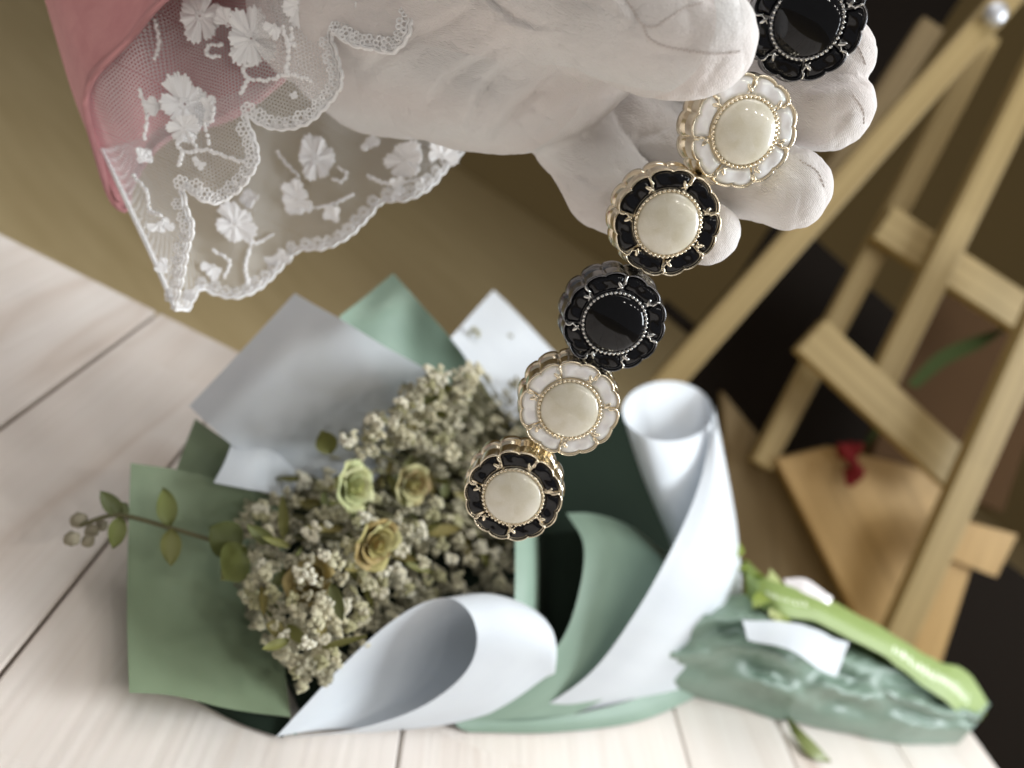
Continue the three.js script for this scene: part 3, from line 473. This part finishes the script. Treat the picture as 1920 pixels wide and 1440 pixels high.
// ---------------------------------------------------------------- gloved hand, sleeve, lace cuff
const who = thing('person', 'person in white cotton glove and pink sleeve with lace cuff, pinching the chain of brooches', 'person');
{
  const C = (px, py, d) => [(px - 960) / FOCAL * d, (py - 720) / FOCAL * d, d];
  const chain = (list) => list.map(([px, py, d, r]) => [...C(px, py, d), r]);
  const palm = [
    chain([[520, -60, 0.232, 0.027], [740, 32, 0.200, 0.0295], [890, 96, 0.184, 0.0225], [960, 130, 0.178, 0.0180]]),
    chain([[958, 150, 0.1735, 0.0150], [1040, 112, 0.169, 0.0150], [1128, 62, 0.165, 0.0140]]),
    chain([[850, 30, 0.185, 0.024], [1000, 0, 0.168, 0.018], [1090, 10, 0.166, 0.014]]),
  ];
  const fingers = [
    chain([[880, -70, 0.165, 0.016], [1030, -34, 0.150, 0.0130], [1180, 30, 0.1405, 0.0112], [1260, 62, 0.1385, 0.0103], [1324, 82, 0.1365, 0.0092]]),
    chain([[1100, 0, 0.196, 0.012], [1290, 42, 0.184, 0.0102], [1450, 72, 0.172, 0.0092], [1566, 108, 0.1645, 0.0084]]),
    chain([[1130, 90, 0.198, 0.012], [1290, 165, 0.186, 0.0102], [1450, 188, 0.174, 0.0096], [1560, 206, 0.1655, 0.0090]]),
    chain([[1120, 150, 0.198, 0.012], [1225, 262, 0.186, 0.0098], [1370, 316, 0.175, 0.0094], [1480, 356, 0.1655, 0.0090]]),
    chain([[1040, 195, 0.192, 0.0120], [1138, 348, 0.180, 0.0094], [1235, 416, 0.173, 0.0084], [1326, 440, 0.167, 0.0072]]),
  ];
  const smin = (a, b, k) => { const h = Math.max(k - Math.abs(a - b), 0) / k; return Math.min(a, b) - h * h * k * 0.25; };
  const cap = (x, y, z, a, b) => { const bx = b[0] - a[0], by = b[1] - a[1], bz = b[2] - a[2], px = x - a[0], py = y - a[1], pz = z - a[2], h = clamp((px * bx + py * by + pz * bz) / (bx * bx + by * by + bz * bz), 0, 1); return Math.hypot(px - bx * h, py - by * h, pz - bz * h) - (a[3] + (b[3] - a[3]) * h); };
  const limb = (x, y, z, c, k) => { let d = 1; for (let i = 0; i + 1 < c.length; i++) d = smin(d, cap(x, y, z, c[i], c[i + 1]), k); return d; };
  const folds = [   // folds of the loose cotton: line, reach of the bulge beside it, height, side of the bulge
    [[[915, 300], [933, 250], [968, 203], [1030, 145], [1118, 84]], 46, 0.00400, -1], [[[860, 310], [878, 232], [905, 172], [960, 112], [1050, 60]], 44, 0.00272, -1],
    [[[900, -20], [930, 6], [960, 32], [1000, 48], [1060, 56]], 40, 0.00306, 1], [[[780, 220], [840, 150], [930, 90], [1010, 66]], 60, 0.00238, -1], [[[660, 150], [740, 90], [840, 40], [900, 0]], 70, 0.00221, -1],
    [[[985, 300], [1020, 240], [1080, 190], [1150, 150]], 40, 0.00221, -1], [[[1150, -30], [1176, 10], [1196, 40]], 26, 0.00102, 1], [[[1080, 322], [1112, 346], [1150, 352]], 26, 0.00136, 1], [[[1180, 262], [1225, 255], [1275, 228]], 26, 0.00119, 1], [[[1500, 172], [1560, 158], [1660, 152]], 24, 0.00153, 1], [[[1420, 372], [1440, 330], [1475, 296]], 30, 0.00102, 1], [[[1560, 270], [1572, 235], [1600, 205]], 26, 0.00102, 1],
  ];
  const toLine = (x, y, l) => { let m = 1e9, sg = 1, end = 1; for (let i = 0; i + 1 < l.length; i++) { const [ax, ay] = l[i], [bx, by] = l[i + 1], ux = bx - ax, uy = by - ay, t = clamp(((x - ax) * ux + (y - ay) * uy) / (ux * ux + uy * uy), 0, 1), q = Math.hypot(x - ax - t * ux, y - ay - t * uy); if (q < m) { m = q; sg = Math.sign(ux * (y - ay) - uy * (x - ax)) || 1; const along = (i + t) / (l.length - 1); end = smooth(along, 0, 0.25) * smooth(1 - along, 0, 0.3); } } return [m, sg, end]; };
  const plain = (x, y, z) => {
    let p = 1; for (const c of palm) p = smin(p, limb(x, y, z, c, 0.008), 0.007);
    let f = 1; for (let i = 1; i < 5; i++) f = smin(f, limb(x, y, z, fingers[i], 0.005), 0.0009);
    return smin(smin(p, limb(x, y, z, fingers[0], 0.006), 0.009), f, 0.0026);
  };
  const field = (x, y, z) => {
    let d = plain(x, y, z);
    if (d < 0.005 && d > -0.005) {
      const px = x / z * FOCAL + 960, py = y / z * FOCAL + 720, facing = clamp((d - plain(x, y, z + 0.0008)) / 0.0008 * 1.6 - 0.2, 0, 1);
      let dd = 0;
      if (z < 0.20 && facing > 0) for (const [l, w, dep, side] of folds) { const [q, sg, end] = toLine(px, py, l); if (q < w * 3) dd += dep * end * (0.4 * Math.exp(-(q * q) / 150) - (sg === -side ? 0 : 1) * Math.exp(-q / w) * (1 - Math.exp(-q / 9))); }
      d += dd * facing + 0.0005 * perlin.noise(x * 70 + y * 40, y * 90, z * 60) + 0.0003 * Math.pow(1 - Math.abs(perlin.noise(x * 150 - y * 60, y * 110 + x * 40, z * 90)), 6) + 0.00018 * perlin.noise(x * 300, y * 300, z * 300) + 0.00006 * perlin.noise(x * 800, y * 800, z * 800);
    }
    return d;
  };
  const res = 216, half = 0.084, ctr = [0.012, -0.078, 0.186], cell = half * 2 / res, BL = 6;
  const mc = new MarchingCubes(res, M.cotton, false, false, 700000); mc.isolation = 0;
  const at = (i, a) => ctr[a] + (i - res / 2) * cell;
  for (let K = 0; K < res; K += BL) for (let J = 0; J < res; J += BL) for (let I = 0; I < res; I += BL) {
    const rough = plain(at(I + BL / 2, 0), at(J + BL / 2, 1), at(K + BL / 2, 2)), far = Math.abs(rough) > BL * cell * 0.9 + 0.006;
    for (let k = K; k < K + BL; k++) for (let j = J; j < J + BL; j++) for (let i = I; i < I + BL; i++) mc.field[i + j * res + k * res * res] = far ? -rough : -field(at(i, 0), at(j, 1), at(k, 2));
  }
  mc.update();
  const n = mc.count ?? mc.geometry.drawRange.count, pos = new Float32Array(n * 3), nor = new Float32Array(n * 3), uv = new Float32Array(n * 2), v = V(), e = 0.0004;
  const q3 = new THREE.Matrix3().setFromMatrix4(camera.matrixWorld);
  for (let i = 0; i < n; i++) {
    const x = ctr[0] + mc.positionArray[i * 3] * half, y = ctr[1] + mc.positionArray[i * 3 + 1] * half, z = ctr[2] + mc.positionArray[i * 3 + 2] * half;
    const gx = field(x + e, y, z) - field(x - e, y, z), gy = field(x, y + e, z) - field(x, y - e, z), gz = field(x, y, z + e) - field(x, y, z - e);
    v.set(x, -y, -z).applyMatrix4(camera.matrixWorld).toArray(pos, i * 3);
    v.set(gx, -gy, -gz).normalize().applyMatrix3(q3).toArray(nor, i * 3);
    uv[i * 2] = x * 1 + z * 0.6; uv[i * 2 + 1] = y + z * 0.8;
  }
  const g = new THREE.BufferGeometry(); g.setAttribute('position', new THREE.BufferAttribute(pos, 3)); g.setAttribute('normal', new THREE.BufferAttribute(nor, 3)); g.setAttribute('uv', new THREE.BufferAttribute(uv, 2));
  console.log('glove triangles', n / 3);
  const glove = part('glove', g, M.cotton, who);
  const hit = (px, py) => { let z = 0.115; for (let i = 0; i < 90; i++) { const d = field((px - 960) / FOCAL * z, (py - 720) / FOCAL * z, z); if (d < 0.00005) break; z += Math.max(0.00008, d * 0.6); } return U(px, py, z); };
  for (const l of [[[1158, -30], [1176, 0], [1190, 22], [1204, 44], [1226, 50], [1250, 36], [1284, 14], [1320, 4]], [[1206, 46], [1216, 70], [1246, 86], [1290, 94], [1340, 100], [1390, 96]], [[1592, 64], [1612, 92], [1624, 122]], [[1500, 300], [1532, 320], [1546, 352]], [[1600, 178], [1618, 205], [1620, 232]]]) {
    const c = new THREE.CatmullRomCurve3(l.map(([x, y]) => V(x, y, 0))), n = Math.round(c.getLength() / 5), bits = [];
    for (let i = 0; i < n; i++) { const a = c.getPoint(i / n), b = c.getPoint((i + 0.62) / n), p = hit(a.x, a.y + (i % 2) * 1.2), q = hit(b.x, b.y + (i % 2) * 1.2); if (p.distanceTo(q) < 0.003) bits.push(new THREE.TubeGeometry(new THREE.LineCurve3(p, q), 2, 0.00022, 5)); }
    if (bits.length) part('seam', mergeGeometries(bits), M.seam, glove);
  }
}
{
  const rim = [[610, -110, 0.172], [335, -22, 0.178], [240, 76, 0.186], [172, 150, 0.194], [160, 196, 0.200], [182, 290, 0.207], [214, 380, 0.213], [236, 394, 0.217], [246, 350, 0.222], [310, 262, 0.234], [440, 216, 0.242], [560, 120, 0.245], [660, 0, 0.240], [700, -100, 0.205]];
  const row = (s) => rim.map(([x, y, d]) => U(x - 128 * s, y - 392 * s, d + 0.004 * s));
  const curves = [0, 0.03, 0.25, 0.5, 0.8, 1.15, 1.7, 2.4, 3.2].map(row);
  const rc = curves.map((c) => new THREE.CatmullRomCurve3(c, true, 'centripetal')), nu = 140, nv = 90, pos = [], uv = [], idx = [];
  for (let i = 0; i <= nu; i++) { const c = new THREE.CatmullRomCurve3(rc.map((q) => q.getPoint(i / nu))); for (let j = 0; j <= nv; j++) { const p = c.getPoint(j / nv), k = j / nv; p.add(V(1, 0.4, 0.6).multiplyScalar(0.0035 * perlin.noise(i * 0.11, k * 4, 2.2) * smooth(k, 0.01, 0.12))); pos.push(p.x, p.y, p.z); uv.push(i / nu * 0.25, k * 0.2); } }
  for (let i = 0; i < nu; i++) for (let j = 0; j < nv; j++) { const a = i * (nv + 1) + j, b = a + nv + 1; idx.push(a, b, a + 1, b, b + 1, a + 1); }
  const g = new THREE.BufferGeometry(); g.setAttribute('position', new THREE.Float32BufferAttribute(pos, 3)); g.setAttribute('uv', new THREE.Float32BufferAttribute(uv, 2)); g.setIndex(idx); g.computeVertexNormals();
  const s = part('sleeve', g, M.pink, who);
  part('hem', tube(row(0), 0.0009, 160, 8, true), M.pink, s);
}
{
  const edgeT = (px, py) => { const ax = 190, ay = 280, bx = 330, by = 577, nx = (by - ay), ny = -(bx - ax), L = Math.hypot(nx, ny); return Math.max(0, ((px - ax) * nx + (py - ay) * ny) / L); };
  const dF = (px, py) => { const t = edgeT(px, py); return 0.190 - 0.026 * smooth(px, 380, 780) + 0.022 * Math.exp(-t / 45) + 0.0026 * Math.sin(px / 47 + py / 130) * Math.min(1, t / 60) + 0.0014 * Math.sin(px / 21 - py / 60) * Math.min(1, t / 40); };
  const dB = (px, py) => { const t = edgeT(px, py); return 0.228 - 0.016 * Math.exp(-t / 45) + 0.003 * Math.sin(px / 60 + py / 110 + 1) * Math.min(1, t / 60) + 0.0014 * Math.sin(px / 26) * Math.min(1, t / 40); };
  const frontEdge = [[328, 580], [343, 520], [352, 470], [362, 425], [350, 388], [346, 352], [372, 372], [402, 381], [436, 366], [462, 340], [484, 296], [476, 256], [462, 218], [494, 236], [530, 242], [574, 232], [606, 206], [640, 158], [634, 110], [622, 62], [660, 84], [700, 92], [735, 98], [764, 70], [776, 20], [800, -40]];
  const backEdge = [[328, 580], [352, 580], [376, 542], [402, 551], [440, 558], [478, 546], [508, 522], [540, 488], [560, 470], [606, 466], [650, 446], [690, 408], [716, 380], [764, 374], [806, 352], [838, 316], [860, 292], [892, 262]];
  const frontTop = [[190, 280], [170, 215], [172, 170], [200, 118], [255, 62], [330, -15], [480, -80], [640, -110], [810, -120]];
  const backTop = [[190, 280], [260, 260], [400, 190], [600, 120], [780, 90], [900, 110]];
  const poly = (l) => { const L = [0]; for (let i = 1; i < l.length; i++) L.push(L[i - 1] + Math.hypot(l[i][0] - l[i - 1][0], l[i][1] - l[i - 1][1])); const tot = L[L.length - 1]; return { tot, at: (t) => { const s = t * tot; let i = 1; while (i < l.length - 1 && L[i] < s) i++; const k = (s - L[i - 1]) / (L[i] - L[i - 1]); const c = new THREE.CatmullRomCurve3(l.slice(Math.max(0, i - 2), i + 2).map((p) => V(p[0], p[1], 0))); const n = Math.min(i, 2) - 1 + (i - 2 < 0 ? 0 : 0); const cnt = Math.max(1, l.slice(Math.max(0, i - 2), i + 2).length - 1), q = c.getPoint((Math.max(0, i - 1) - Math.max(0, i - 2) + k) / cnt); return [q.x, q.y]; } }; };
  const weaveA = U(1100, 800, 1).sub(U(900, 700, 1)).normalize(), weaveB = U(1100, 500, 1).sub(U(1000, 700, 1)).normalize();
  const net = (edge, top, depth) => {
    const e = poly(edge), t = poly(top), nu = 220, nv = 40, pos = [], uv = [], idx = [];
    for (let i = 0; i <= nu; i++) { const a = t.at(i / nu), b = e.at(i / nu); for (let j = 0; j <= nv; j++) { const k = j / nv, x = lerp(a[0], b[0], k), y = lerp(a[1], b[1], k); const p = U(x, y, depth(x, y)); pos.push(p.x, p.y, p.z); const wa = p.dot(weaveA), wb = p.dot(weaveB); uv.push(wa, wb); } }
    for (let i = 0; i < nu; i++) for (let j = 0; j < nv; j++) { const a = i * (nv + 1) + j, b = a + nv + 1; idx.push(a, b, a + 1, b, b + 1, a + 1); }
    const g = new THREE.BufferGeometry(); g.setAttribute('position', new THREE.Float32BufferAttribute(pos, 3)); g.setAttribute('uv', new THREE.Float32BufferAttribute(uv, 2)); g.setIndex(idx); g.computeVertexNormals();
    return { g, e };
  };
  const ex = V().setFromMatrixColumn(camera.matrixWorld, 0), ey = V().setFromMatrixColumn(camera.matrixWorld, 1), ez = V().setFromMatrixColumn(camera.matrixWorld, 2);
  const floret = (() => { const l = []; for (let i = 0; i < 6; i++) { const a = i / 6 * 6.283; l.push(new THREE.TorusGeometry(0.30, 0.13, 5, 8).scale(1, 1, 0.9).translate(Math.cos(a) * 0.62, Math.sin(a) * 0.62, 0)); } return mergeGeometries(l); })();
  const bloom = (n, sd, kept = n) => { const l = []; for (let i = 0; i < kept; i++) { const a = i / n * 6.283 + sd + 0.12 * Math.sin(i * 7.7 + sd), r = 0.95 + 0.18 * Math.sin(i * 3.1 + sd * 5), wide = 6.283 / n * 0.44;
      for (let s = -5; s <= 5; s++) { const k = s / 5, aa = a + k * wide, len = r * (0.74 - 0.13 * k * k + 0.05 * Math.sin(s * 2.3 + i)); l.push(new THREE.CapsuleGeometry(0.052, len, 2, 5).rotateZ(-Math.PI / 2).translate(0.12 + len / 2, 0, 0.06 * Math.cos(k * 1.4) + 0.03 * Math.sin(i * 2 + s)).rotateY(-0.10 - 0.12 * Math.sin(i * 1.7 + sd)).rotateZ(aa)); } }
    for (let i = 0; i < 5; i++) l.push(new THREE.TorusGeometry(0.07, 0.035, 5, 8).translate(0.13 * Math.cos(i * 1.257), 0.13 * Math.sin(i * 1.257), 0.13)); return mergeGeometries(l); };
  const blooms = [bloom(6, 0.1), bloom(7, 0.5), bloom(5, 1.1), bloom(7, 0.3, 4), bloom(8, 2.0, 3), bloom(6, 4.0, 4)];
  const ropeAlong = (pts) => { const c = new THREE.CatmullRomCurve3(pts), n = Math.max(8, Math.round(c.getLength() / 0.0007)), l = []; for (let i = 0; i <= n; i++) { const p = c.getPoint(i / n); l.push(new THREE.IcosahedronGeometry(0.00062 * (0.85 + 0.35 * perlin.noise(i * 0.9, pts[0].x * 900, 1.5)), 1).translate(p.x + 0.00018 * Math.sin(i * 2.2), p.y + 0.00018 * Math.cos(i * 1.7), p.z)); } return mergeGeometries(l); };
  const cuff = (edge, top, depth, label, flowers, vines) => {
    const { g, e } = net(edge, top, depth), c = part('lace_cuff', g, M.net, who); c.userData.label = label;
    const lift = (x, y, k = 0.0007) => U(x, y, depth(x, y) - k);
    const count = Math.round(e.tot / 23);
    const path = (off) => Array.from({ length: count * 3 }, (_, i) => { const t = i / (count * 3 - 1), a = e.at(t).map((q, w) => q + 1.6 * Math.sin(i * 2.1 + w * 1.3)), b = e.at(Math.min(1, t + 0.004)), a0 = e.at(Math.max(0, t - 0.004)), nx = -(b[1] - a0[1]), ny = b[0] - a0[0], L = Math.hypot(nx, ny) || 1; return lift(a[0] + nx / L * off, a[1] + ny / L * off, 0.0004); });
    part('edge_cord', tube(path(0), 0.00048, count * 12, 6), M.thread, c);
    part('edge_cord', tube(path(-7), 0.0003, count * 12, 5), M.thread, c);
    for (let i = 1; i < count; i++) { const t = i / count, a = e.at(t), b = e.at(Math.min(1, t + 0.01)), nx = -(b[1] - a[1]), ny = b[0] - a[0], L = Math.hypot(nx, ny) || 1, m = part('edge_floret', floret, M.thread, c); m.position.copy(lift(a[0] - nx / L * (13 + rr(-2, 2)), a[1] - ny / L * (13 + rr(-2, 2)), 0.0008)); m.quaternion.setFromRotationMatrix(new THREE.Matrix4().makeBasis(ex, ey, ez)); m.rotateZ(i * 0.7); m.rotateX(rr(-0.3, 0.3)); m.scale.setScalar(0.0018 * rr(0.85, 1.15)); }
    part('fold_cord', tube([[190, 280], [222, 345], [250, 405], [290, 490], [328, 578]].map(([x, y]) => lift(x, y, 0.0004)), 0.0007, 40, 6), M.thread, c);
    flowers.forEach(([x, y, r, tilt, ty], i) => { const m = part('embroidered_flower', blooms[r < 32 ? 3 + i % 3 : i % 3], M.thread, c), d = depth(x, y); m.position.copy(lift(x, y, 0.0012)); m.quaternion.setFromRotationMatrix(new THREE.Matrix4().makeBasis(ex, ey, ez)); m.rotateY(tilt); m.rotateX(ty); m.rotateZ(i * 1.7); m.scale.set(r / FOCAL * d * (0.85 + 0.3 * Math.abs(Math.sin(i * 2.1))), r / FOCAL * d * (0.85 + 0.3 * Math.abs(Math.cos(i * 1.3))), r / FOCAL * d * 0.75); });
    vines.forEach((l) => part('embroidered_vine', ropeAlong(l.map(([x, y]) => lift(x, y, 0.0008))), M.thread, c));
  };
  cuff(backEdge, backTop, dB, 'far layer of the white lace cuff', [[592, 296, 44, 0.3, 0.2], [556, 372, 36, 0, 0.6], [440, 420, 40, 0.2, 0.3], [760, 300, 44, -0.2, 0.2], [480, 370, 30, 0, 0], [828, 292, 30, 0.2, 0.4], [690, 262, 26, 0, 0.2], [630, 410, 28, 0, 0.5], [740, 352, 24, 0.3, 0.4], [400, 500, 26, 0.2, 0.2], [352, 560, 20, 0, 0.2], [520, 480, 26, 0, 0.4]],
    [[[520, 285], [540, 310], [560, 330]], [[635, 315], [650, 325], [640, 340], [625, 335]], [[615, 190], [640, 205], [670, 225], [690, 245]], [[440, 440], [480, 455], [510, 440]], [[470, 460], [460, 500], [465, 530]], [[590, 390], [630, 380], [660, 365]], [[690, 330], [730, 345], [790, 335]], [[400, 470], [430, 490], [420, 520]]]);
  cuff(frontEdge, frontTop, dF, 'near layer of the white lace cuff with embroidered flowers', [[376, 32, 52, 0.1, 0.1], [472, 74, 56, 0.15, 0.1], [346, 196, 52, 0.45, 0.15], [345, 240, 34, 0.4, 0.5], [300, 200, 30, 0.7, 0], [560, 10, 36, 0, 0.4], [690, 12, 34, 0, 0.3], [428, 44, 30, 0, 0.3], [388, 200, 22, 0.2, 0.2], [515, 50, 24, 0, 0.2], [262, 300, 26, 0.7, 0.1], [300, 420, 24, 0.5, 0.1], [312, 500, 20, 0.5, 0.1], [545, 178, 14, 0, 0], [375, 305, 14, 0.2, 0]],
    [[[530, 52], [541, 95], [536, 135]], [[470, 119], [456, 128], [462, 144], [500, 150], [542, 140], [582, 150]], [[465, 148], [452, 176]], [[340, 260], [332, 270], [345, 285], [382, 281], [425, 294], [462, 306]], [[341, 288], [335, 311]], [[352, 250], [368, 276]], [[380, 190], [399, 200], [396, 226], [384, 226], [392, 270]], [[415, 84], [392, 86], [388, 102], [410, 106]], [[545, 55], [548, 70], [540, 80], [552, 86]], [[620, 20], [650, 8], [700, -6]], [[290, 40], [298, 80], [290, 110]], [[262, 170], [275, 215], [270, 260]], [[250, 330], [275, 360], [280, 395], [300, 402]]]);
}
scene.traverse((o) => { if (o.isMesh) { o.castShadow = true; o.receiveShadow = true; } if (o.isLight && !o.isRectAreaLight) o.castShadow = true; });
renderer.render(scene, camera);
